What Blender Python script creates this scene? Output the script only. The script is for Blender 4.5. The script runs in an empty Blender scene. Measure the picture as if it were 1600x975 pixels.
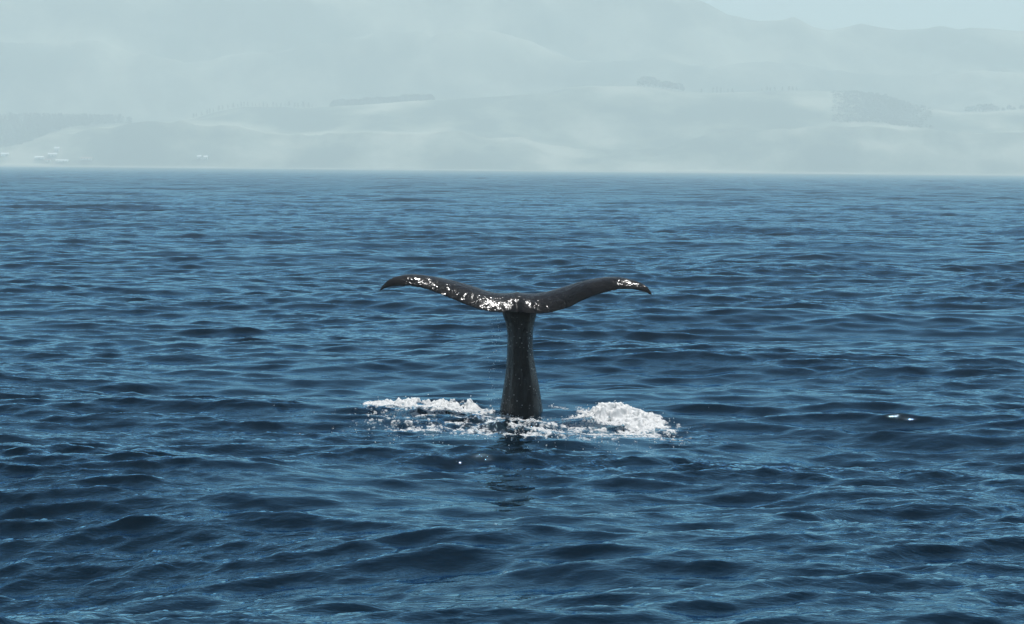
import bpy, bmesh, math, random
import numpy as np
from mathutils import Vector

R = math.radians
sc = bpy.context.scene
col = sc.collection

# ------------------------------------------------------------------ camera, world, sun
FPX = 4000.0                 # focal length in pixels of the 1600 px wide photograph
CAM_H = 3.87                 # eye height over the sea
HORIZON = 263.0              # true horizon in the photograph at its middle column
ROLL = 0.0092                # tilt of the horizon
SIGMA = 0.00033              # haze density
SUN_EL, SUN_AZ = R(66), R(21)   # azimuth: to the right of the view direction (+Y)
PITCH = math.atan((487.5 - HORIZON) / FPX)

cam_d = bpy.data.cameras.new('camera')
cam = bpy.data.objects.new('camera', cam_d)
col.objects.link(cam)
cam_d.sensor_width = 36.0
cam_d.lens = 36.0 * FPX / 1600.0
cam_d.clip_start = 0.5
cam_d.clip_end = 30000
cam.location = (0, 0, CAM_H)
fwd = Vector((0, math.cos(PITCH), -math.sin(PITCH)))
up0 = Vector((0, math.sin(PITCH), math.cos(PITCH)))
rt0 = Vector((1, 0, 0))
rt = (rt0 * math.cos(ROLL) + up0 * math.sin(ROLL)).normalized()
up = rt.cross(fwd)
from mathutils import Matrix
cam.matrix_world = Matrix((
    (rt.x, up.x, -fwd.x, 0), (rt.y, up.y, -fwd.y, 0), (rt.z, up.z, -fwd.z, CAM_H), (0, 0, 0, 1)))
sc.camera = cam


def ray(px, py):
    d = fwd * FPX + rt * (px - 800.0) - up * (py - 487.5)
    return d


def at(px, py, Y):
    """point on the pixel's ray at depth Y in front of the camera"""
    d = ray(px, py)
    t = Y / d.y
    return Vector((d.x * t, Y, CAM_H + d.z * t))


def on_sea(px, py, z=0.0):
    d = ray(px, py)
    t = (z - CAM_H) / d.z
    return Vector((d.x * t, d.y * t, z))


world = bpy.data.worlds.new('World')
sc.world = world
world.use_nodes = True
wn = world.node_tree
wn.nodes.clear()
sky = wn.nodes.new('ShaderNodeTexSky')
sky.sky_type = 'NISHITA'
sky.sun_disc = False
sky.sun_elevation = SUN_EL
sky.sun_rotation = SUN_AZ
sky.altitude = 0
sky.air_density = 1.0
sky.dust_density = 0.15
sky.ozone_density = 4.5
bg = wn.nodes.new('ShaderNodeBackground')
bg.inputs['Strength'].default_value = 0.052
wo = wn.nodes.new('ShaderNodeOutputWorld')
wn.links.new(sky.outputs[0], bg.inputs[0])
wn.links.new(bg.outputs[0], wo.inputs[0])

sun_d = bpy.data.lights.new('sun', 'SUN')
sun_d.energy = 5.0
sun_d.angle = R(0.53)
sun_d.color = (1.0, 0.98, 0.95)
sun = bpy.data.objects.new('sun', sun_d)
col.objects.link(sun)
sdir = Vector((math.cos(SUN_EL) * math.sin(SUN_AZ), math.cos(SUN_EL) * math.cos(SUN_AZ), math.sin(SUN_EL)))
sun.rotation_euler = (-sdir).to_track_quat('-Z', 'Y').to_euler()
sun.location = (0, 0, 300)

sc.view_settings.view_transform = 'Standard'
sc.view_settings.look = 'None'
sc.view_settings.exposure = 0.4
sc.view_settings.gamma = 1.0
sc.view_settings.use_curve_mapping = False
sc.cycles.use_denoising = True
sc.cycles.max_bounces = 8
sc.cycles.volume_bounces = 3
sc.cycles.sample_clamp_indirect = 6.0
sc.cycles.caustics_reflective = False
sc.cycles.caustics_refractive = False

# ------------------------------------------------------------------ helpers
rng = np.random.default_rng(11)
rnd = random.Random(5)


def tag(o, label=None, cat=None, group=None, kind=None):
    if label: o['label'] = label
    if cat: o['category'] = cat
    if group: o['group'] = group
    if kind: o['kind'] = kind
    return o


def mesh_np(name, co, faces, mat=None, smooth=True, parent=None):
    """mesh object from an (n,3) array and an (m,3|4) face array"""
    me = bpy.data.meshes.new(name)
    co = np.ascontiguousarray(co, dtype=np.float32)
    faces = np.ascontiguousarray(faces, dtype=np.int32)
    m, k = faces.shape
    me.vertices.add(len(co))
    me.vertices.foreach_set('co', co.ravel())
    me.loops.add(m * k)
    me.loops.foreach_set('vertex_index', faces.ravel())
    me.polygons.add(m)
    me.polygons.foreach_set('loop_start', np.arange(0, m * k, k, dtype=np.int32))
    me.polygons.foreach_set('use_smooth', np.full(m, smooth, dtype=bool))
    me.update(calc_edges=True)
    me.validate()
    if mat: me.materials.append(mat)
    o = bpy.data.objects.new(name, me)
    col.objects.link(o)
    if parent: o.parent = parent
    return o


def attr(o, name, vals):
    a = o.data.attributes.new(name, 'FLOAT', 'POINT')
    a.data.foreach_set('value', np.ascontiguousarray(vals, dtype=np.float32).ravel())


def grid_faces(nr, nc):
    i = np.arange(nr - 1)[:, None] * nc + np.arange(nc - 1)[None, :]
    return np.stack([i, i + 1, i + nc + 1, i + nc], -1).reshape(-1, 4)


_perm = np.random.default_rng(3).random((256, 256)).astype(np.float64)


def vnoise(x, y):
    xi = np.floor(x).astype(int); yi = np.floor(y).astype(int)
    fx = x - xi; fy = y - yi
    fx = fx * fx * fx * (fx * (fx * 6 - 15) + 10); fy = fy * fy * fy * (fy * (fy * 6 - 15) + 10)
    a = _perm[xi & 255, yi & 255]; b = _perm[(xi + 1) & 255, yi & 255]
    c = _perm[xi & 255, (yi + 1) & 255]; d = _perm[(xi + 1) & 255, (yi + 1) & 255]
    return (a * (1 - fx) + b * fx) * (1 - fy) + (c * (1 - fx) + d * fx) * fy


def fbm(x, y, octv=5, gain=0.5, lac=2.03):
    s = 0; a = 1; n = 0
    for k in range(octv):
        s = s + a * vnoise(x + 17.3 * k, y - 9.1 * k); n += a
        a *= gain; x = x * lac; y = y * lac
    return s / n


def sstep(a, b, x):
    t = np.clip((x - a) / (b - a), 0, 1)
    return t * t * (3 - 2 * t)


class NT:
    def __init__(s, name):
        s.m = bpy.data.materials.new(name); s.m.use_nodes = True
        s.t = s.m.node_tree; s.t.nodes.clear()
        s.out = s.t.nodes.new('ShaderNodeOutputMaterial')

    def n(s, typ, props=None, **inp):
        nd = s.t.nodes.new(typ)
        for k, v in (props or {}).items(): setattr(nd, k, v)
        for k, v in inp.items():
            key = int(k[1:]) if k[0] == 'i' and k[1:].isdigit() else k.replace('_', ' ')
            if isinstance(v, bpy.types.NodeSocket): s.t.links.new(v, nd.inputs[key])
            else: nd.inputs[key].default_value = v
        return nd

    def ramp(s, fac, stops):
        nd = s.t.nodes.new('ShaderNodeValToRGB'); s.t.links.new(fac, nd.inputs[0])
        e = nd.color_ramp.elements
        while len(e) < len(stops): e.new(0.5)
        for el, (p, c) in zip(e, stops):
            el.position = p; el.color = (*c, 1) if len(c) == 3 else c
        return nd.outputs[0]

    def pos(s, scale=(1, 1, 1)):
        g = s.n('ShaderNodeNewGeometry')
        mp = s.n('ShaderNodeMapping', None, Vector=g.outputs['Position'])
        mp.inputs['Scale'].default_value = scale
        return mp.outputs[0]

    def surf(s, sh): s.t.links.new(sh, s.out.inputs['Surface']); return s.m


def noise(t, vec, scale, detail=4, rough=0.55, dist=0.0):
    return t.n('ShaderNodeTexNoise', None, Vector=vec, Scale=scale, Detail=detail, Roughness=rough, Distortion=dist).outputs[0]


# ------------------------------------------------------------------ materials
def mat_water():
    t = NT('sea_water')
    p = t.pos((1, 1, 1))
    n1 = noise(t, t.pos((0.8, 1.15, 1.0)), 5.5, 3, 0.55, 0.4)
    n2 = noise(t, t.pos((0.55, 1.2, 1.0)), 1.1, 3, 0.6, 0.3)
    f = t.n('ShaderNodeAttribute', {'attribute_name': 'far'}).outputs['Fac']
    paw = t.ramp(noise(t, t.pos((0.42, 0.05, 0.3)), 1.0, 5, 0.62, 0.6), [(0.36, (0.25,) * 3), (0.62, (1.0,) * 3)])
    f = t.n('ShaderNodeMath', {'operation': 'MULTIPLY'}, i0=f, i1=paw).outputs[0]
    rp = t.n('ShaderNodeAttribute', {'attribute_name': 'ripple'}).outputs['Fac']
    n0 = noise(t, t.pos((0.8, 1.1, 1.0)), 24.0, 2, 0.5, 0.3)
    b0 = t.n('ShaderNodeBump', None, Height=n0, Distance=0.007, Strength=rp)
    b1 = t.n('ShaderNodeBump', None, Height=n1, Distance=0.034, Strength=rp, Normal=b0.outputs[0])
    b2 = t.n('ShaderNodeBump', None, Height=n2, Distance=0.34, Strength=f, Normal=b1.outputs[0])
    ro = t.n('ShaderNodeMath', {'operation': 'MULTIPLY_ADD'}, i0=f, i1=0.16, i2=0.045).outputs[0]
    nrm = b2.outputs[0]
    inc = t.n('ShaderNodeNewGeometry').outputs['Incoming']
    dt = t.n('ShaderNodeVectorMath', {'operation': 'DOT_PRODUCT'}, i0=nrm, i1=inc).outputs['Value']
    c1 = t.n('ShaderNodeMath', {'operation': 'SUBTRACT', 'use_clamp': True}, i0=1.0, i1=t.n('ShaderNodeMath', {'operation': 'MAXIMUM'}, i0=dt, i1=0.03).outputs[0]).outputs[0]
    p5 = t.n('ShaderNodeMath', {'operation': 'POWER'}, i0=c1, i1=5.0).outputs[0]
    fr = t.n('ShaderNodeMath', {'operation': 'MULTIPLY_ADD'}, i0=p5, i1=0.98, i2=0.02).outputs[0]
    df = t.n('ShaderNodeBsdfDiffuse'); df.inputs[0].default_value = (0.0005, 0.0045, 0.009, 1)
    gl = t.n('ShaderNodeBsdfGlossy', {'distribution': 'BECKMANN'}, Roughness=ro, Normal=nrm)
    gl.inputs[0].default_value = (0.39, 0.68, 0.88, 1)
    mx = t.n('ShaderNodeMixShader', None, i0=fr, i1=df.outputs[0], i2=gl.outputs[0])
    return t.surf(mx.outputs[0])


def mat_whale():
    t = NT('wet_whale_skin')
    p = t.pos()
    big = noise(t, p, 2.2, 4, 0.55)
    fine = noise(t, p, 9, 3, 0.5, 0.8)
    streak = noise(t, t.pos((9, 9, 0.9)), 2.2, 5, 0.62, 0.5)
    z = t.n('ShaderNodeSeparateXYZ', None, Vector=p).outputs['Z']
    low = t.n('ShaderNodeMapRange', None, Value=z, **{'From Min': 1.62, 'From Max': 1.35, 'To Min': 0.0, 'To Max': 1.0}).outputs[0]
    c0 = t.ramp(big, [(0.3, (0.006, 0.0062, 0.007)), (0.7, (0.013, 0.0125, 0.0132))])
    stk = t.n('ShaderNodeMath', {'operation': 'MULTIPLY'}, i0=t.ramp(streak, [(0.52, (0, 0, 0)), (0.68, (1, 1, 1))]), i1=low).outputs[0]
    c0 = t.n('ShaderNodeMix', {'data_type': 'RGBA'}, i0=stk, i6=c0)
    c0.inputs[7].default_value = (0.024, 0.025, 0.027, 1)
    c0 = c0.outputs[2]
    spk = t.n('ShaderNodeTexVoronoi', None, Vector=p, Scale=17.0).outputs['Distance']
    spn = noise(t, p, 4.5, 3, 0.6)
    s1 = t.ramp(spk, [(0.13, (1, 1, 1)), (0.20, (0, 0, 0))])
    s2 = t.ramp(spn, [(0.43, (0, 0, 0)), (0.53, (1, 1, 1))])
    sm = t.n('ShaderNodeMath', {'operation': 'MULTIPLY'}, i0=s1, i1=s2)
    sm2 = t.n('ShaderNodeMath', {'operation': 'MULTIPLY'}, i0=sm.outputs[0], i1=low)
    c1 = t.n('ShaderNodeMix', {'data_type': 'RGBA'}, i0=sm2.outputs[0], i6=c0)
    c1.inputs[7].default_value = (0.30, 0.31, 0.31, 1)
    hs = t.n('ShaderNodeMath', {'operation': 'MULTIPLY'}, i0=streak, i1=low).outputs[0]
    b1 = t.n('ShaderNodeBump', None, Height=hs, Distance=0.09, Strength=0.8)
    b2 = t.n('ShaderNodeBump', None, Height=fine, Distance=0.032, Strength=0.6, Normal=b1.outputs[0])
    ro = t.ramp(noise(t, p, 7, 4, 0.6), [(0.35, (0.42,) * 3), (0.7, (0.6,) * 3)])
    wet = t.ramp(noise(t, p, 5, 3, 0.6, 0.4), [(0.35, (0.3,) * 3), (0.65, (0.6,) * 3)])
    b = t.n('ShaderNodeBsdfPrincipled', None, Roughness=ro, Normal=b2.outputs[0])
    t.t.links.new(c1.outputs[2], b.inputs['Base Color'])
    b.inputs['Specular IOR Level'].default_value = 0.01
    wl = t.n('ShaderNodeMath', {'operation': 'MULTIPLY_ADD', 'use_clamp': True}, i0=low, i1=0.5, i2=wet).outputs[0]
    t.t.links.new(wl, b.inputs['Coat Weight'])
    b.inputs['Coat Roughness'].default_value = 0.14
    b.inputs['Coat IOR'].default_value = 1.33
    t.t.links.new(b2.outputs[0], b.inputs['Coat Normal'])
    return t.surf(b.outputs[0])


def mat_foam(lace=True):
    t = NT('white_foam' if lace else 'white_drops')
    p = t.pos()
    n = noise(t, p, 34, 5, 0.65, 0.4)
    c = t.ramp(n, [(0.3, (0.84, 0.87, 0.88)), (0.65, (0.94, 0.95, 0.95))])
    bm_ = t.n('ShaderNodeBump', None, Height=n, Distance=0.02, Strength=0.35)
    b = t.n('ShaderNodeBsdfPrincipled', None, Roughness=0.5, Normal=bm_.outputs[0])
    t.t.links.new(c, b.inputs['Base Color'])
    tr = t.n('ShaderNodeBsdfTranslucent'); tr.inputs[0].default_value = (0.92, 0.94, 0.94, 1)
    mx = t.n('ShaderNodeMixShader', None, i0=0.5, i1=b.outputs[0], i2=tr.outputs[0])
    if not lace: return t.surf(mx.outputs[0])
    # bubbles thin out to lace at the rim
    m = t.n('ShaderNodeAttribute', {'attribute_name': 'cover'}).outputs['Fac']
    ln = noise(t, t.pos((0.8, 0.38, 1.0)), 19, 5, 0.66, 1.6)
    su = t.n('ShaderNodeMath', {'operation': 'MULTIPLY_ADD'}, i0=ln, i1=1.15, i2=m).outputs[0]
    al = t.ramp(su, [(0.60, (0, 0, 0)), (0.96, (1, 1, 1))])
    tp = t.n('ShaderNodeBsdfTransparent')
    m2 = t.n('ShaderNodeMixShader', None, i0=al, i1=tp.outputs[0], i2=mx.outputs[0])
    return t.surf(m2.outputs[0])


def mat_simple(name, stops, scale=0.02, rough=0.9, stretch=(1, 1, 1)):
    t = NT(name)
    n = noise(t, t.pos(stretch), scale, 6, 0.6)
    b = t.n('ShaderNodeBsdfPrincipled', None, Roughness=rough)
    t.t.links.new(t.ramp(n, stops), b.inputs['Base Color'])
    b.inputs['Specular IOR Level'].default_value = 0.1
    return t.surf(b.outputs[0])


M_water = mat_water()
M_whale = mat_whale()
M_foam = mat_foam()
M_drop = mat_foam(False)
M_hill = mat_simple('dry_grass_hill', [(0.42, (0.035, 0.05, 0.035)), (0.50, (0.12, 0.135, 0.095)), (0.60, (0.26, 0.26, 0.20))], 0.006)
M_mount = mat_simple('scrub_mountain', [(0.42, (0.04, 0.055, 0.04)), (0.52, (0.11, 0.12, 0.09)), (0.62, (0.22, 0.225, 0.17))], 0.004)
M_sand = mat_simple('pale_shingle', [(0.3, (0.09, 0.088, 0.08)), (0.7, (0.19, 0.18, 0.165))], 0.01)
M_leaf = mat_simple('dark_foliage', [(0.35, (0.014, 0.024, 0.015)), (0.65, (0.03, 0.045, 0.024))], 0.15)
M_bark = mat_simple('bark', [(0.3, (0.06, 0.045, 0.035)), (0.7, (0.11, 0.09, 0.07))], 2.0)
M_white = mat_simple('white_paint', [(0.3, (0.74, 0.74, 0.72)), (0.7, (0.82, 0.82, 0.80))], 0.5)
M_roof = mat_simple('pale_metal_roof', [(0.3, (0.62, 0.63, 0.63)), (0.7, (0.75, 0.75, 0.74))], 0.5, 0.5)
M_redroof = mat_simple('brown_roof', [(0.3, (0.20, 0.13, 0.10)), (0.7, (0.28, 0.18, 0.14))], 0.5, 0.7)
M_dark = mat_simple('dark_glass', [(0.3, (0.02, 0.025, 0.03)), (0.7, (0.03, 0.035, 0.04))], 0.5, 0.2)
M_steel = mat_simple('galvanised_steel', [(0.3, (0.25, 0.26, 0.27)), (0.7, (0.35, 0.36, 0.37))], 0.5, 0.5)

# ------------------------------------------------------------------ waves: three FFT tiles with different sizes and headings
WIND = R(96)     # travel direction of the chop, from +X; crests run across the view


def tile(L, N, lmin, lmax, lpeak, power, std, spread, heading, seed, chop):
    g = np.random.default_rng(seed)
    k1 = 2 * np.pi * np.fft.fftfreq(N, L / N)
    kx, ky = np.meshgrid(k1, k1, indexing='ij')
    k = np.hypot(kx, ky); k[0, 0] = 1e-9
    th = np.arctan2(ky, kx) - heading
    c = np.abs(np.cos(th))
    S = k ** (-power) * np.exp(-(2 * np.pi / lpeak / k) ** 2) * (c ** spread + 0.03)
    S *= (k > 2 * np.pi / lmax) * (k < 2 * np.pi / lmin)
    S[0, 0] = 0
    H = np.sqrt(S) * (g.normal(size=(N, N)) + 1j * g.normal(size=(N, N)))
    h = np.fft.ifft2(H)
    sc_ = std / h.real.std()
    dx = np.fft.ifft2(-1j * kx / k * H).real * sc_ * chop
    dy = np.fft.ifft2(-1j * ky / k * H).real * sc_ * chop
    return dict(L=L, N=N, f=np.stack([-dx, -dy, h.real * sc_], -1))


T0 = tile(613.0, 512, 6.0, 90.0, 17.0, 3.5, 0.130, 4, WIND - 0.10, 21, 1.0)
T1 = tile(97.0, 1024, 0.55, 9.0, 2.3, 3.8, 0.034, 3.4, WIND + 0.06, 34, 1.0)
T2 = tile(17.3, 1024, 0.08, 0.9, 0.7, 3.6, 0.0070, 2.2, WIND + 0.22, 24, 0.8)


def sample(T, x, y):
    s = T['N'] / T['L']
    gx = x * s; gy = y * s
    xi = np.floor(gx).astype(np.int64); yi = np.floor(gy).astype(np.int64)
    fx = (gx - xi)[..., None]; fy = (gy - yi)[..., None]
    N = T['N']; F = T['f']
    x0 = xi % N; x1 = (xi + 1) % N; y0 = yi % N; y1 = (yi + 1) % N
    return (F[x0, y0] * (1 - fx) + F[x1, y0] * fx) * (1 - fy) + (F[x0, y1] * (1 - fx) + F[x1, y1] * fx) * fy


SWX, SWY = 0.0, 5.0           # phase of the swell
W0 = on_sea(814, 648)       # where the tail leaves the water


def gust(x, y):
    """wind gusts: how rough the short chop is, by place on the sea"""
    g = 0.2 + 1.3 * sstep(0.25, 0.75, fbm(x / 11.0 + 5.1, y / 19.0 + 2.7, 4))
    lane = sstep(-0.03, -0.16, x / np.maximum(y, 15.0))     # a windier lane off to one side
    return g + 0.32 * lane


def slick(x, y):
    """smooth water round the whale"""
    c = on_sea(540, 770)
    r = np.hypot((x - c.x) / 2.2, (y - c.y) / 2.4)
    n = fbm(x * 0.5 + 3, y * 0.35, 3)
    return 1 - 0.5 * np.exp(-(r * (0.7 + 0.6 * n)) ** 2)


def churn(x, y):
    """short steep ripples thrown up beside the splash"""
    n = fbm(x * 1.1 + 40, y * 0.5 + 7, 3)
    a = np.exp(-(((x - W0.x + 0.4) / 3.4) ** 2 + ((y - W0.y + 1.3) / 2.2) ** 2)) * sstep(0.35, 0.62, n)
    b = np.exp(-(((x - W0.x - 2.0) / 4.2) ** 2 + ((y - on_sea(900, 716).y) / 0.9) ** 2)) * sstep(0.45, 0.6, n)
    return a + 0.6 * b


def sea_disp(x, y, w0=1.0, w1=1.0, w2=1.0):
    w0 = np.asarray(w0)[..., None] if np.ndim(w0) else w0
    d = sample(T0, x + SWX, y + SWY) * w0
    m1 = 0.68 + 0.30 * gust(x, y)
    d = d + sample(T1, x + 13.7, y - 4.2) * (w1 * m1 * (0.55 + 0.45 * slick(x, y)))[..., None]
    m2 = gust(x, y) * slick(x, y) + 3.0 * churn(x, y)
    d = d + sample(T2, x, y) * (w2 * m2)[..., None]
    return d


# ------------------------------------------------------------------ the sea: one sheet, fine near the boat, coarse far away
def build_sea():
    Ds = [-1400, -700, -300, -120, -50, -15, 2, 8, 12, 14.5, 16.0, 17.0, 17.6]
    D = 18.0
    while D < 4010:
        Ds.append(D)
        D += 0.082 * max(1.0, D / 46.0) ** 1.2
    Ds += [4200, 4600, 5200, 5900]
    Ds = np.array(Ds)
    NC = 450
    u = np.linspace(-1, 1, NC)
    outer = np.array([1.02, 1.06, 1.14, 1.3, 1.6, 2.2])
    W = 3.5 + 0.228 * np.maximum(Ds, 14)
    X = u[None, :] * W[:, None]
    far = np.array([0.004, 0.015, 0.04, 0.10, 0.25, 0.55, 1.0])
    right = W[:, None] + (4400 - W[:, None]) * far[None, :]
    X = np.concatenate([-right[:, ::-1], X, right], 1)
    Y = np.repeat(Ds[:, None], X.shape[1], 1)
    nr, nc = X.shape
    sx = np.maximum(np.abs(np.gradient(X, axis=1)), 1e-3)
    sy = np.maximum(np.abs(np.gradient(Y, axis=0)), 1e-3)
    s = np.maximum(sx * 0.75, sy)
    w0 = 1 - sstep(3.0, 9.0, s)
    w1 = 1 - sstep(0.5, 1.6, s)
    w2 = 1 - sstep(0.10, 0.30, s)
    d = np.zeros((nr, nc, 3))
    d[:] = sea_disp(X, Y, w0, w1, w2)
    shore = 1 - sstep(3700, 3950, Y)
    co = np.stack([X, Y, np.zeros_like(X)], -1) + d * shore[..., None]
    o = mesh_np('sea', co.reshape(-1, 3), grid_faces(nr, nc), M_water)
    attr(o, 'far', (((1 - w1) * 0.9 + (1 - w2) * 0.35) * (1 - 0.85 * sstep(300, 3600, Y))).ravel())
    attr(o, 'ripple', (0.12 + 0.30 * gust(X, Y) * slick(X, Y) + 0.7 * churn(X, Y)).ravel())
    tag(o, 'dark blue choppy sea water reaching to the hazy shore', kind='structure')
    return o


sea = build_sea()

# ------------------------------------------------------------------ land: hills behind the shore, mountain behind them


def lvl(px, py):
    """height in pixels above the true horizon, tilt removed"""
    return HORIZON + ROLL * (px - 800) - py


def prof(pts):
    a = np.array(pts, float)
    hx = a[:, 0]; hy = HORIZON + ROLL * (hx - 800) - a[:, 1]
    return lambda q: np.interp(q, hx, hy)


P_bluff = prof([(-900, 215), (-300, 232), (0, 230), (50, 219), (100, 207), (150, 198), (200, 192), (290, 190), (360, 198), (450, 207), (600, 206), (700, 205),
                (760, 212), (830, 224), (900, 231), (1000, 234), (1050, 226), (1110, 205), (1180, 201), (1250, 197), (1350, 197), (1420, 203), (1480, 206), (1600, 203), (2400, 215)])
P_plat = prof([(-900, 180), (-300, 172), (0, 190), (120, 192), (200, 193), (260, 192), (300, 185), (340, 174), (380, 167), (480, 169), (560, 164), (680, 156), (760, 152), (850, 146),
               (880, 138), (920, 135), (1000, 136), (1060, 143), (1100, 146), (1250, 142), (1330, 145), (1375, 152), (1400, 161), (1440, 171), (1500, 177), (1600, 172), (1900, 160), (2400, 175)])
P_foot = prof([(-900, 140), (0, 170), (400, 165), (800, 160), (1200, 165), (1600, 172), (2400, 160)])
P_spur = prof([(-900, 30), (-200, 75), (150, 70), (330, 105), (480, 62), (640, 40), (760, 60), (900, 95), (1000, 82), (1150, 98), (1300, 118), (1500, 112), (1700, 92), (2400, 80)])
P_crest = prof([(-900, 10), (-300, -30), (0, -22), (400, -30), (800, -45), (1000, -25), (1070, -6), (1100, 6), (1130, 22), (1180, 34), (1210, 33), (1235, 33), (1265, 43), (1290, 47),
                (1315, 42), (1338, 37), (1362, 42), (1400, 48), (1440, 45), (1465, 40), (1490, 46), (1510, 43), (1540, 46), (1600, 50), (1800, 62), (2400, 40)])


def zz(ly, D):
    return CAM_H + ly / FPX * D


def land_z(q, D):
    """ground height; q = pixel column of the sight line, D = distance"""
    q = np.asarray(q, float); D = np.asarray(D, float)
    x = (q - 800) / FPX * D
    st = np.array([3935, 3965, 4060, 4130, 4400, 4440, 4560, 4700, 4930, 5010, 5250, 5700], float)
    zb = zz(P_bluff(q), 4060); zp = zz(P_plat(q), 4400); zs = zz(P_spur(q), 4930); zc = zz(P_crest(q), 5250); zf = zz(P_foot(q), 4700)
    lo = np.minimum(zb * 0.98, zp)
    Z = [np.full_like(q, -1.5), np.full_like(q, 3.0), zb, np.minimum(zb * 1.0, zz(P_bluff(q), 4130) - 2.0), zp, zp - 1.0, np.minimum(zp, zf) * 0.62, zf * 0.8, zs, zs * 0.97, zc, zc * 0.45]
    out = np.zeros_like(q + D)
    for i in range(len(st) - 1):
        t = np.clip((D - st[i]) / (st[i + 1] - st[i]), 0, 1)
        t2 = t * t * (3 - 2 * t) if i not in (1,) else t ** 0.75
        m = (D >= st[i]) & (D <= st[i + 1] + 1e-6)
        out = np.where(m, Z[i] * (1 - t2) + Z[i + 1] * t2, out)
    gully = np.abs(fbm(x / 95.0 + 9, D / 260.0, 4) - 0.5) * 2
    amp = np.interp(D, [3935, 3990, 4040, 4120, 4380, 4400, 4500, 4800, 5000, 5180, 5250, 5700], [0, 12, 24, 8, 4, 0.6, 5, 34, 26, 40, 2.5, 30])
    rid = np.abs(fbm(x / 260.0 + 2, D / 420.0 + 8, 5) - 0.5) * 2
    far_ = sstep(4500, 4800, D)
    return out + amp * ((gully - 0.3) * (1 - far_) + (rid - 0.3) * 2.2 * far_)


def build_land(name, D0, D1, n, mat, label, q0=-900, q1=2500, nq=560):
    q = np.linspace(q0, q1, nq); D = np.linspace(D0, D1, n)
    Q, DD = np.meshgrid(q, D, indexing='xy')
    Z = land_z(Q, DD)
    X = (Q - 800) / FPX * DD
    o = mesh_np(name, np.stack([X, DD, Z], -1).reshape(-1, 3), grid_faces(n, nq), mat)
    return tag(o, label, kind='structure')


build_land('coastal_hill', 3940, 4600, 130, M_hill, 'low grassy coastal hills fading into haze behind the shore')
build_land('mountain', 4590, 5690, 110, M_mount, 'tall hazy mountain ridge behind the coastal hills')
# pale shingle strip along the water
qs = np.linspace(-880, 2480, 500)
rows = []
for k, (D, z) in enumerate([(3922, -0.6), (3932, 0.7), (3942, 1.3), (3950, 1.8), (3956, 0.8)]):
    rows.append(np.stack([(qs - 800) / FPX * D, D + 3 * np.sin(qs / 60) + 2.5 * np.sin(qs / 17.0), np.full_like(qs, z) + (0.5 * vnoise(qs / 9, qs * 0 + k) if 0 < k < 4 else 0)], -1))
beach = mesh_np('beach', np.concatenate(rows), grid_faces(5, len(qs)), M_sand)
tag(beach, 'pale shingle beach along the far shore', kind='structure')


def land_point(px, D):
    z = float(land_z(np.array([px]), np.array([D]))[0])
    return Vector(((px - 800) / FPX * D, D, z))


# ------------------------------------------------------------------ trees
def tree_meshes(seed, h, w, shape):
    g = random.Random(seed)
    v, f = [], []
    # crown: leaf clumps spread through its volume
    n = 150
    for _ in range(n):
        t = g.random() ** 0.8
        if shape == 'cone':
            z = h * (0.14 + 0.86 * t); r = w * 0.5 * (1 - t) ** 0.8 + 0.12 * w * g.random()
        else:
            z = h * (0.22 + 0.78 * t); r = w * 0.5 * math.sqrt(max(0.02, 1 - (2 * t - 0.75) ** 2 / 1.6))
        a = g.random() * 2 * math.pi; rr = r * (0.35 + 0.65 * math.sqrt(g.random()))
        c = Vector((math.cos(a) * rr, math.sin(a) * rr, z))
        s = w * g.uniform(0.07, 0.15)
        b = len(v)
        e = [Vector((g.gauss(0, 1), g.gauss(0, 1), g.gauss(0, .7))).normalized() * s for _ in range(4)]
        v += [c + x for x in e]
        f += [(b, b + 1, b + 2), (b, b + 2, b + 3), (b, b + 3, b + 1), (b + 1, b + 3, b + 2)]
    me = bpy.data.meshes.new('crown'); me.from_pydata(v, [], f); me.materials.append(M_leaf)
    bm = bmesh.new()
    rings = [(0, 0.035 * h), (0.3 * h, 0.022 * h), (0.65 * h, 0.013 * h), (0.9 * h, 0.004 * h)]
    prev = None
    for z, r in rings:
        ox, oy = g.uniform(-.012, .012) * h * (z > 0), g.uniform(-.012, .012) * h * (z > 0)
        ring = [bm.verts.new((ox + r * math.cos(k * math.pi / 3), oy + r * math.sin(k * math.pi / 3), z)) for k in range(6)]
        if prev:
            for k in range(6): bm.faces.new((prev[k], prev[(k + 1) % 6], ring[(k + 1) % 6], ring[k]))
        prev = ring
    bm.faces.new(prev)
    for k in range(4):
        a = g.random() * 6.28; z = h * g.uniform(.3, .6); L = w * .35
        p0 = Vector((0, 0, z)); p1 = Vector((math.cos(a) * L, math.sin(a) * L, z + L * .5))
        q = [bm.verts.new(p0 + Vector(d) * .012 * h) for d in ((0, 1, -1), (1, -1, 0), (-1, 0, 1))]
        e = bm.verts.new(p1)
        for i in range(3): bm.faces.new((q[i], q[(i + 1) % 3], e))
    tm = bpy.data.meshes.new('trunk'); bm.to_mesh(tm); bm.free(); tm.materials.append(M_bark)
    return me, tm


KINDS = {'cone': [tree_meshes(s, 10.0, 5.0, 'cone') for s in (1, 2, 3)],
         'round': [tree_meshes(s, 10.0, 11.0, 'round') for s in (4, 5, 6)]}


def tree(kind, px, D, h, label, group, name):
    crown, trunk = KINDS[kind][rnd.randrange(3)]
    p = land_point(px, D)
    r = bpy.data.objects.new(name, None); col.objects.link(r)
    r.location = (p.x, p.y, p.z - 0.35)
    s = h / 10.0
    r.scale = (s * rnd.uniform(.9, 1.15), s * rnd.uniform(.9, 1.15), s)
    r.rotation_euler = (0, 0, rnd.uniform(0, 6.28))
    for nm, me in (('crown', crown), ('trunk', trunk)):
        c = bpy.data.objects.new(nm, me); col.objects.link(c); c.parent = r
    tag(r, label, 'tree', group)
    return r


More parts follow.
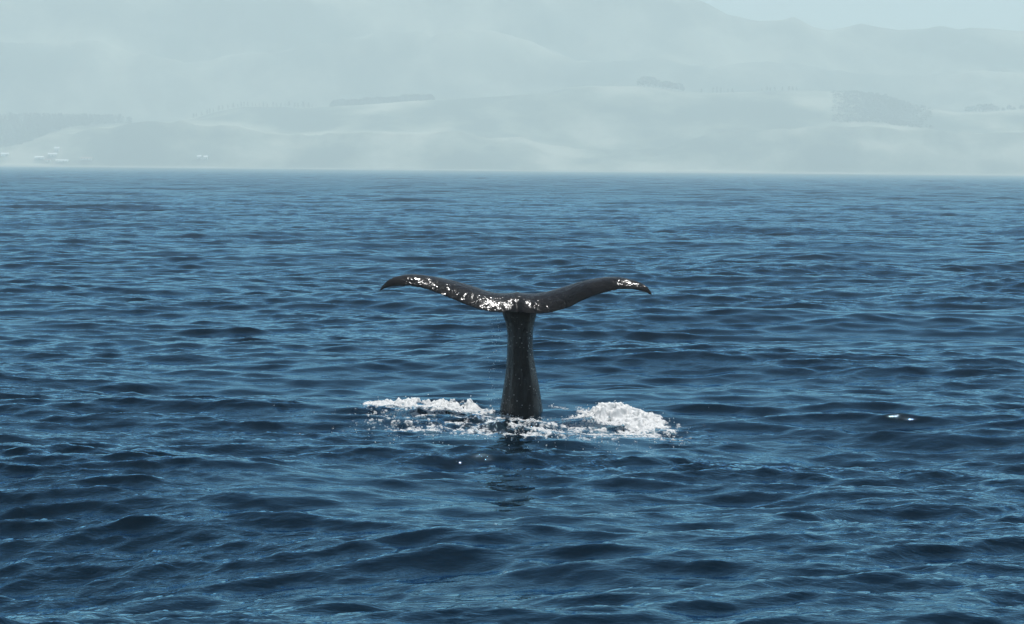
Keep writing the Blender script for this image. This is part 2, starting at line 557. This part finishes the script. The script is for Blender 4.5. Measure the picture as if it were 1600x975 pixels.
# row along the crest of the left hill
x = 301
while x < 486:
    h = rnd.uniform(6, 10) * (1.25 if 440 < x < 482 else 1)
    tree('cone', x, 4398 + rnd.uniform(-3, 3), h, 'small conifer in the row along the crest of the grassy hill', 'conifers along the hill crest', 'pine_tree')
    x += rnd.uniform(4, 9)
# clump on the central hilltop
for px, h in ((997, 13), (1003, 17), (1010, 18), (1017, 17), (1024, 14), (1031, 12), (1037, 14), (1044, 13), (1050, 12), (1057, 13), (1062, 9)):
    tree('round', px, 4392 + rnd.uniform(-3, 3), h, 'broad tree in the dark clump on the hilltop', 'clump of trees on the hilltop', 'broad_tree')
for px, h in ((1092, 8), (1110, 10), (1116, 11), (1122, 10), (1133, 7), (1140, 8)):
    tree('cone', px, 4397, h, 'small tree beside the thin mast on the hilltop', 'trees beside the mast', 'pine_tree')
for px, h in ((1186, 6), (1194, 9), (1199, 7), (1206, 8), (1218, 8), (1228, 9), (1234, 8), (1240, 7)):
    tree('cone', px, 4397, h, 'small scattered tree on the flat hilltop away from the mast', 'scattered hilltop trees', 'pine_tree')
for px in range(1345, 1442, 8):
    tree('round', px + rnd.uniform(-3, 3), 4396, rnd.uniform(4, 7), 'low bush on the descending end of the hill', 'bushes on the descending hill', 'bush')
x = 1508
while x < 1600:
    tree('round', x, 4396, rnd.uniform(7, 12) * (1.2 if x < 1545 else 0.8), 'rounded tree on the low saddle beside the mountain foot', 'trees on the low saddle', 'broad_tree')
    x += rnd.uniform(7, 12)


def foliage_mass(name, pts, label, kind, cat=None, leaf=1.3):
    """many small leaf-clump tetrahedra around the given (point, height, width) list, one mesh"""
    g = random.Random(77)
    v, f = [], []
    for p, h, w, n in pts:
        for _ in range(n):
            t = g.random()
            r = w * .5 * (1 - t) ** .6
            a = g.random() * 6.28; rr = r * math.sqrt(g.random())
            c = Vector((p.x + math.cos(a) * rr, p.y + math.sin(a) * rr, p.z + h * (0.02 + t * .98)))
            s = leaf * g.uniform(.6, 1.2)
            b = len(v)
            v += [c + Vector((g.gauss(0, 1), g.gauss(0, 1), g.gauss(0, .8))).normalized() * s for _ in range(4)]
            f += [(b, b + 1, b + 2), (b, b + 2, b + 3), (b, b + 3, b + 1), (b + 1, b + 3, b + 2)]
    o = mesh_np(name, np.array([tuple(q) for q in v]), np.array(f), M_leaf, smooth=False)
    return tag(o, label, cat, kind=kind)


# plantation on the left hill: reads as one mass
pts = []
g = random.Random(9)
for _ in range(1900):
    px = g.uniform(-420, 206); D = g.uniform(4150, 4420)
    if D < 4390 - (206 - px) * 1.5: continue
    top = 172 if px < 60 else 172 + (px - 60) * 0.03
    pts.append((land_point(px, D), g.uniform(13, 17) * (1 if px < 190 else .8), 11.0, 55))
foliage_mass('pine_forest', pts, 'dark pine plantation covering the low left headland hill', 'stuff')
# dark scrub on the right hillside
pts = []
for _ in range(1100):
    px = g.gauss(1370, 38); D = g.uniform(4200, 4385)
    if 1295 < px < 1450: pts.append((land_point(px, D), g.uniform(2, 4), 14.0, 22))
foliage_mass('hillside_scrub', pts, 'dark scrub covering the upper slope of the descending hill', 'stuff')

# clipped shelter belt (long hedge) on the crest: built of dense foliage, one plant row
hb = bpy.data.objects.new('hedge', None); col.objects.link(hb)
p0 = land_point(595, 4396); hb.location = p0
v, f = [], []
g = random.Random(31)
for _ in range(9000):
    px = g.uniform(513, 677); p = land_point(px, 4396)
    hh = (10.5 + 1.0 * math.sin(px / 9.0) + 0.8 * math.sin(px / 3.1) + g.uniform(-.9, .9)) * min(1, 0.35 + min(px - 513, 677 - px) / 9.0)
    c = Vector((p.x, 4396 + g.uniform(-3, 3), p.z + g.uniform(0.2, hh))) - p0
    s = g.uniform(.6, 1.2); b = len(v)
    v += [c + Vector((g.gauss(0, 1), g.gauss(0, 1), g.gauss(0, 1))).normalized() * s for _ in range(4)]
    f += [(b, b + 1, b + 2), (b, b + 2, b + 3), (b, b + 3, b + 1), (b + 1, b + 3, b + 2)]
mesh_np('foliage', np.array([tuple(q) for q in v]), np.array(f), M_leaf, smooth=False, parent=hb)
for k in range(16):
    px = 516 + k * 10.6; p = land_point(px, 4396) - p0
    bm = bmesh.new()
    bmesh.ops.create_cone(bm, cap_ends=True, segments=6, radius1=.3, radius2=.12, depth=8, matrix=Matrix.Translation((p.x, 0, p.z + 3.6)))
    me = bpy.data.meshes.new('trunk'); bm.to_mesh(me); bm.free(); me.materials.append(M_bark)
    o = bpy.data.objects.new('trunk', me); col.objects.link(o); o.parent = hb
tag(hb, 'long level clipped hedge on the hill crest', 'hedge')

# thin mast
mp = land_point(1127.5, 4397)
mast = bpy.data.objects.new('mast', None); col.objects.link(mast); mast.location = mp
bm = bmesh.new()
bmesh.ops.create_cone(bm, cap_ends=True, segments=8, radius1=.45, radius2=.18, depth=25, matrix=Matrix.Translation((0, 0, 12)))
me = bpy.data.meshes.new('pole'); bm.to_mesh(me); bm.free(); me.materials.append(M_steel)
o = bpy.data.objects.new('pole', me); col.objects.link(o); o.parent = mast
bm = bmesh.new()
for zc in (21,):
    bmesh.ops.create_cube(bm, size=1, matrix=Matrix.Translation((0, 0, zc)) @ Matrix.Diagonal((2.6, .25, .25, 1)))
me = bpy.data.meshes.new('crossarm'); bm.to_mesh(me); bm.free(); me.materials.append(M_steel)
o = bpy.data.objects.new('crossarm', me); col.objects.link(o); o.parent = mast
tag(mast, 'thin tall mast standing on the flat hilltop', 'mast')


# ------------------------------------------------------------------ houses on the left shore
def house(px, D, w, d, hw, hr, roofmat, label, group, name='shore_house', rz=0.0):
    p = land_point(px, D)
    r = bpy.data.objects.new(name, None); col.objects.link(r)
    r.location = (p.x, p.y, p.z - 0.3); r.rotation_euler = (0, 0, rz)

    def part(nm, verts, faces, mat, par):
        me = bpy.data.meshes.new(nm); me.from_pydata(verts, [], faces); me.materials.append(mat)
        o = bpy.data.objects.new(nm, me); col.objects.link(o); o.parent = par
        return o
    a, b = w / 2, d / 2
    part('wall', [(-a, -b, 0), (a, -b, 0), (a, b, 0), (-a, b, 0), (-a, -b, hw), (a, -b, hw), (a, b, hw), (-a, b, hw), (-a, 0, hw + hr), (a, 0, hw + hr)],
         [(0, 1, 5, 4), (1, 2, 6, 9, 5), (2, 3, 7, 6), (3, 0, 4, 8, 7)], M_white, r)
    e = .5; t = .18
    def slope(s):
        return [(-a - e, s * (b + e), hw - e * hr / b + .05), (a + e, s * (b + e), hw - e * hr / b + .05), (a + e, 0, hw + hr + .05), (-a - e, 0, hw + hr + .05)]
    v = slope(-1) + [(x_, y_, z_ + t) for x_, y_, z_ in slope(-1)] + slope(1) + [(x_, y_, z_ + t) for x_, y_, z_ in slope(1)]
    fs = []
    for o_ in (0, 8):
        fs += [(o_, o_ + 1, o_ + 2, o_ + 3), (o_ + 4, o_ + 7, o_ + 6, o_ + 5), (o_, o_ + 4, o_ + 5, o_ + 1), (o_ + 1, o_ + 5, o_ + 6, o_ + 2), (o_ + 3, o_ + 2, o_ + 6, o_ + 7), (o_, o_ + 3, o_ + 7, o_ + 4)]
    part('roof', v, fs, roofmat, r)
    n = max(2, int(w / 4))
    for k in range(n):
        xc = -a + w * (k + .5) / n
        if k == n // 2:
            part('door', [(xc - .5, -b - .03, 0.1), (xc + .5, -b - .03, 0.1), (xc + .5, -b - .03, 2.1), (xc - .5, -b - .03, 2.1)], [(0, 1, 2, 3)], M_dark, r)
        else:
            part('window', [(xc - .6, -b - .03, 1), (xc + .6, -b - .03, 1), (xc + .6, -b - .03, 2.1), (xc - .6, -b - .03, 2.1)], [(0, 1, 2, 3)], M_dark, r)
    tag(r, label, 'house', group)
    return r


house(7, 3992, 11, 8, 3.4, 1.8, M_roof, 'white house set apart at the foot of the forested hill', None)
house(61, 3975, 14, 8, 3.0, 1.6, M_roof, 'long white house with pale roof in the shore cluster', 'white houses of the shore cluster')
house(81, 3984, 13, 8, 3.2, 1.8, M_roof, 'long white house with pale roof in the shore cluster', 'white houses of the shore cluster', rz=.12)
house(88, 3999, 7, 6, 4.6, 2.0, M_roof, 'tallest narrow white house at the upper end of the shore cluster', None)
house(74, 3970, 8, 6, 2.6, 1.4, M_redroof, 'white house with brown roof right above the beach', None)
house(96, 3971, 19, 7, 2.6, 1.2, M_roof, 'very long low white shed above the beach', None, 'shore_shed')
house(134, 3973, 18, 8, 2.8, 1.6, M_redroof, 'brown roofed long house beside the shore cluster', None)
house(310, 3975, 6, 6, 3.2, 1.8, M_roof, 'small white house of the lone pair along the shore', 'lone pair of shore houses')
house(320, 3975, 6, 6, 3.2, 1.8, M_roof, 'small white house of the lone pair along the shore', 'lone pair of shore houses')

# ------------------------------------------------------------------ the whale's tail: one continuous skin
WY = 40.0
top_l = [(592, 455.5), (593.5, 451.5), (596.5, 446.5), (606, 437.5), (617, 432), (632.5, 428.8), (648, 428.6), (664, 430), (687, 433.6), (710.6, 438.7), (726, 443), (742, 448), (757.5, 453.5),
         (773, 457.6), (789, 458.6), (801, 457.8), (805.5, 456.6), (808.5, 455.2), (811.5, 457.6), (820, 458.4), (837, 458.6), (852.5, 456), (868, 451.6), (884, 447), (899, 442), (915, 437.8), (930.6, 434.7),
         (946, 433), (962, 432.8), (977.5, 434.4), (993, 438.3), (1004, 442.5), (1013.4, 449), (1017.5, 455), (1019, 460)]
bot_l = [(592, 456), (594.5, 454.5), (601, 450.5), (610.6, 448.3), (624.7, 447.7), (640, 448), (656, 449.7), (671.6, 454.4), (687, 460), (703, 466.4), (718, 472.7), (734, 479), (749.7, 484.4), (765, 487.5),
         (781, 488.6), (800, 488.0), (813, 489), (829, 490.6), (845, 490.6), (860, 489), (876, 485), (891.6, 479.7), (907, 472), (923, 464.8), (938.4, 460), (954, 455.5), (970, 453), (985, 452.3), (998, 454),
         (1009, 457), (1015, 460.2), (1019, 461)]
tx, ty = np.array(top_l).T
bx_, by_ = np.array(bot_l).T


def skin_tail():
    bm = bmesh.new()
    # flukes: profile sections across the span
    cx = 808.0
    n = 170
    us = np.sin(np.linspace(-math.pi / 2, math.pi / 2, n))
    us = 0.6 * us + 0.4 * np.linspace(-1, 1, n)
    K = 13
    rings = []
    for uu in us:
        px = cx + uu * (cx - 592 if uu < 0 else 1019 - cx)
        a = abs(uu)
        yf = 0.24 - 0.70 * a ** 2.4
        yn = -0.47 - 0.06 * math.sin(min(1, a) * math.pi) - 0.03 * a + 0.06 * math.exp(-(a / 0.03) ** 2)
        pt = at(px, float(np.interp(px, tx, ty)), WY + yf)
        pb = at(px, float(np.interp(px, bx_, by_)), WY + yn)
        ch = (pt - pb)
        th = (0.085 * (1 - a) ** 0.8 + 0.012)
        if a > 0.93: th *= max(0.12, (1 - a) / 0.07)
        camber = 0.075 * min(1, (1 - a) * 4)
        pts = []
        def surf(t, side):
            # t: 0 far (leading) edge .. 1 near (trailing) edge
            base = pt.lerp(pb, t)
            thick = th * (2.6 * math.sqrt(max(t, 0)) * (1 - t) ** 0.9 * 0.62 + 0.10 * (1 - abs(2 * t - 1)))
            z = camber * 4 * t * (1 - t) * (0.65 + 0.7 * t)
            if side > 0: z += 0.25 * thick
            else: z += -1.75 * thick - 0.012 * (0 < t < 1)
            return Vector((base.x, base.y, base.z + z))
        for k in range(K): pts.append(surf(k / (K - 1), 1))
        for k in range(K - 2, 0, -1): pts.append(surf(k / (K - 1), -1))
        rings.append([bm.verts.new(p) for p in pts])
    m = len(rings[0])
    for r0, r1 in zip(rings, rings[1:]):
        for k in range(m):
            bm.faces.new((r0[k], r0[(k + 1) % m], r1[(k + 1) % m], r1[k]))
    bm.faces.new(rings[0]); bm.faces.new(list(reversed(rings[-1])))
    # stock
    L = [(784.0, 478), (785.0, 490.5), (790, 504.5), (792.8, 523.8), (792, 556), (790, 582), (785.7, 610), (781.4, 638), (777, 670), (770, 720), (758, 800)]
    Rr = [(840.0, 478), (838.4, 490.5), (834, 508.8), (832.4, 523.8), (833, 551.8), (837.4, 577.7), (842.7, 603.5), (847, 631.5), (852, 668), (860, 720), (874, 800)]
    lx, ly = np.array(L).T; rx, ry = np.array(Rr).T
    rings = []
    for py in np.concatenate([np.linspace(474, 650, 60), np.linspace(656, 790, 20)]):
        s = (py - 474) / (650 - 474)
        pl = at(float(np.interp(py, ly, lx)), py, WY); pr = at(float(np.interp(py, ry, rx)), py, WY)
        c = (pl + pr) / 2; hw = (pr.x - pl.x) / 2
        fr = 0.24 + 0.30 * s ** 1.3      # reach towards the viewer
        bk = 0.30 + 0.45 * s
        ring = []
        for k in range(48):
            t = 2 * math.pi * k / 48
            cs, sn = math.cos(t), math.sin(t)
            ex = 0.80
            xx = hw * math.copysign(abs(cs) ** ex, cs)
            yy = -sn
            dep = fr if yy < 0 else bk
            # keel: the section narrows to a blunt ridge fore and aft
            yv = dep * math.copysign(abs(yy) ** 1.12, yy)
            xo = 0.06 * hw * (1 if yy < 0 else 0) * abs(yy) ** 3
            # shallow wrinkles
            w = 1 + 0.016 * math.sin(6 * t + 3.1 * s) + (0.010 + 0.02 * s) * math.sin(13 * t - 2 * s)
            rid = lambda t0, wd: math.exp(-(((t - t0 + math.pi) % (2 * math.pi) - math.pi) / wd) ** 2)
            w += 0.07 * rid(1.95, 0.16) * (0.4 + 0.6 * s) + 0.05 * rid(1.05, 0.14) - 0.05 * rid(1.45, 0.18)
            w += (0.012 + 0.03 * s) * (float(fbm(np.float64(t * 5.0), np.float64(s * 2.2 + 3), 3)) - 0.5) * (1 if 0.15 < t < 3.0 else 0)
            ring.append(bm.verts.new((c.x + xx * (w if abs(cs) < .9 else 1) + xo, WY + 0.02 + yv * w, c.z)))
        rings.append(ring)
    for r0, r1 in zip(rings, rings[1:]):
        for k in range(48):
            bm.faces.new((r0[k], r0[(k + 1) % 48], r1[(k + 1) % 48], r1[k]))
    bm.faces.new(rings[0]); bm.faces.new(list(reversed(rings[-1])))
    bmesh.ops.recalc_face_normals(bm, faces=bm.faces)
    me = bpy.data.meshes.new('tail_raw'); bm.to_mesh(me); bm.free()
    o = bpy.data.objects.new('whale_tail', me); col.objects.link(o)
    md = o.modifiers.new('r', 'REMESH'); md.mode = 'VOXEL'; md.voxel_size = 0.0115; md.use_smooth_shade = True
    sm = o.modifiers.new('s', 'SMOOTH'); sm.factor = 0.5; sm.iterations = 5
    dg = bpy.context.evaluated_depsgraph_get()
    me2 = bpy.data.meshes.new_from_object(o.evaluated_get(dg))
    o.modifiers.clear()
    o.data = me2; bpy.data.meshes.remove(me)
    me2.name = 'whale_tail'
    me2.polygons.foreach_set('use_smooth', np.ones(len(me2.polygons), dtype=bool))
    me2.materials.clear(); me2.materials.append(M_whale)
    tag(o, 'dark wet whale tail rising from the sea with both flukes spread', 'whale')
    return o


tail = skin_tail()


# ------------------------------------------------------------------ foam round the tail
def foam_sheet():
    x0, x1 = W0.x - 3.8, W0.x + 3.8
    y0, y1 = W0.y - 4.6, W0.y + 2.2
    st = 0.017
    xs = np.arange(x0, x1, st); ys = np.arange(y0, y1, st * 1.25)
    Y, X = np.meshgrid(ys, xs, indexing='ij')
    rx = X - W0.x; ry = Y - W0.y
    wob = fbm(X * 1.3 + 4, Y * 0.9, 4) - 0.5
    def lump(cx, cy, sx, sy, p=2):
        return np.exp(-(np.abs((rx - cx) / sx) ** p + np.abs((ry - cy + wob * 0.5) / sy) ** p))
    # cover: right crest, left band, thin streaks in front and behind
    cover = 1.3 * lump(1.45, -0.6, 0.62, 1.2) + 1.1 * lump(2.05, -1.3, 0.5, 1.1) + 1.05 * lump(-1.35, -0.2, 0.95, 0.75, 3) + 0.62 * lump(-0.65, -0.6, 0.45, 0.6)
    cover += 0.8 * lump(-2.25, -0.5, 0.35, 0.5) + 0.66 * lump(-1.0, -2.5, 1.4, 0.8, 3) + 0.42 * lump(0.6, -1.6, 0.8, 0.7) + 0.55 * lump(0.7, 0.9, 0.9, 0.35) + 0.5 * lump(0.1, -0.8, 0.5, 0.2)
    cover += 0.6 * lump(1.2, -2.6, 1.4, 0.6, 3) + 0.36 * lump(-0.3, -1.6, 0.9, 0.4)
    nz = fbm(X * 5.5, Y * 3.2, 5, 0.6)
    nz2 = np.abs(fbm(X * 9 + 31, Y * 5.5, 4, 0.55) - 0.5) * 2
    m = cover - (0.20 + 1.15 * (nz - 0.22)) - 0.22 * (1 - nz2) + 0.09
    hole = np.abs(fbm(X * 13 + 3, Y * 6 + 50, 4, 0.6) - 0.5) * 2
    core = np.clip(lump(1.45, -0.45, 0.5, 0.6), 0, 1)
    m = m - 0.75 * sstep(0.16, 0.0, hole) * (1 - 0.45 * core) - 0.35 * sstep(0.45, 0.7, fbm(X * 6 + 70, Y * 3, 4, 0.6)) * (1 - core)
    fleck = fbm(X * 15 + 5, Y * 6, 4, 0.6)
    zone = lump(0.0, -1.9, 2.6, 1.7, 4) * (0.35 + 0.65 * fbm(X * 1.1 + 90, Y * 1.1, 3))
    m = np.maximum(m, (zone * 0.49 + fleck - 0.86) * 1.6)
    d = sea_disp(X, Y, 1.0, np.ones_like(X), np.ones_like(X))
    hump = 0.115 * lump(1.42, -0.50, 0.42, 0.7) + 0.085 * lump(1.95, -0.9, 0.45, 0.8) + 0.11 * lump(-1.35, 0.15, 0.9, 0.45) + 0.10 * lump(-0.7, 0.2, 0.5, 0.4)
    hump = hump * (0.45 + 1.1 * fbm(X * 2.6 + 12, Y * 2.0 + 5, 3))
    bil = 1 - np.abs(fbm(X * 6 + 8, Y * 5, 3, 0.5) - 0.5) * 3.4
    thick = np.clip(m, 0, 1) ** 0.6
    z = thick * (hump * (0.72 + 0.45 * bil.clip(0, 1.2)) + 0.04 * bil.clip(0, 1) * np.clip(cover, 0, 1)) + 0.010
    P = np.stack([X, Y, z], -1) + d
    nr, nc = X.shape
    F = grid_faces(nr, nc)
    keep = (m.ravel()[F] > -0.36).sum(1) >= 3
    r2 = (((rx + 0.0) / 0.30) ** 2 + ((ry - 0.1) / 0.6) ** 2).ravel()
    F = F[keep]
    used = np.unique(F); re = np.full(nr * nc, -1); re[used] = np.arange(len(used))
    o = mesh_np('splash_foam', P.reshape(-1, 3)[used], re[F], M_foam)
    attr(o, 'cover', m.ravel()[used])
    tag(o, 'white foam churned up on the water round the whale tail', kind='stuff')
    return X, Y, m, P


FX, FY, FM, FP = foam_sheet()


def drops(name, pts, label, mat):
    ico = [(0, 0, 1), (.894, 0, .447), (.276, .851, .447), (-.724, .526, .447), (-.724, -.526, .447), (.276, -.851, .447), (.724, .526, -.447), (-.276, .851, -.447), (-.894, 0, -.447), (-.276, -.851, -.447), (.724, -.526, -.447), (0, 0, -1)]
    fc = [(0, 1, 2), (0, 2, 3), (0, 3, 4), (0, 4, 5), (0, 5, 1), (1, 6, 2), (2, 7, 3), (3, 8, 4), (4, 9, 5), (5, 10, 1), (6, 7, 2), (7, 8, 3), (8, 9, 4), (9, 10, 5), (10, 6, 1), (6, 11, 7), (7, 11, 8), (8, 11, 9), (9, 11, 10), (10, 11, 6)]
    ico = np.array(ico); fc = np.array(fc)
    P = np.array(pts)            # x y z r
    V = (P[:, None, :3] + ico[None] * P[:, None, 3:4] * (0.75 + 0.5 * rng.random((len(P), 12, 1)))).reshape(-1, 3)
    F = (fc[None] + 12 * np.arange(len(P))[:, None, None]).reshape(-1, 3)
    o = mesh_np(name, V, F, mat)
    return tag(o, label, kind='stuff')


pts = []
idx = np.argwhere(FM > 0.02)
for i, j in idx[rng.integers(0, len(idx), 450)]:
    p = FP[i, j]; hgt = max(0, rng.exponential(0.035))
    pts.append((p[0] + rng.normal(0, .03), p[1] + rng.normal(0, .05), p[2] + hgt * min(1, .3 + FM[i, j]), 0.003 + min(.012, rng.exponential(.0035))))
for k in range(220):          # scattered in front of the splash
    px = rng.uniform(560, 1090); py = rng.uniform(655, 700)
    p = on_sea(px, py)
    d = sea_disp(np.array([p.x]), np.array([p.y]), 1.0, np.ones(1), np.ones(1))[0]
    pts.append((p.x + d[0], p.y + d[1], d[2] + 0.004 + abs(rng.normal(0, .02)), 0.003 + min(.008, rng.exponential(.003))))
for k in range(70):           # drips falling from the flukes
    p = at(rng.normal(774, 7), rng.uniform(492, 640), WY - 0.3 + rng.normal(0, .1))
    pts.append((p.x, p.y, p.z, rng.uniform(.002, .006)))
drops('spray_drops', pts, 'white water drops thrown round the splash and dripping from the flukes', M_drop)

# ------------------------------------------------------------------ haze: one closed box of even, pale air
zt = max(float(np.max([v.co.z for v in bpy.data.objects['mountain'].data.vertices])), 300) + 6
bm = bmesh.new()
X0, X1, Y0, Y1, Z0, Z1 = -4500, 4500, -1500, 6000, -2.6, zt
bmesh.ops.create_cube(bm, size=1, matrix=Matrix.Translation(((X0 + X1) / 2, (Y0 + Y1) / 2, (Z0 + Z1) / 2)) @ Matrix.Diagonal((X1 - X0, Y1 - Y0, Z1 - Z0, 1)))
me = bpy.data.meshes.new('haze'); bm.to_mesh(me); bm.free()
haze = bpy.data.objects.new('haze', me); col.objects.link(haze)
t = NT('haze_air')
v = t.n('ShaderNodeVolumePrincipled')
v.inputs['Color'].default_value = (0.85, 1.0, 0.985, 1)
v.inputs['Density'].default_value = SIGMA
v.inputs['Anisotropy'].default_value = 0.0
t.t.links.new(v.outputs[0], t.out.inputs['Volume'])
me.materials.append(t.m)
tag(haze, 'pale even sea haze fading the distant land', kind='stuff')
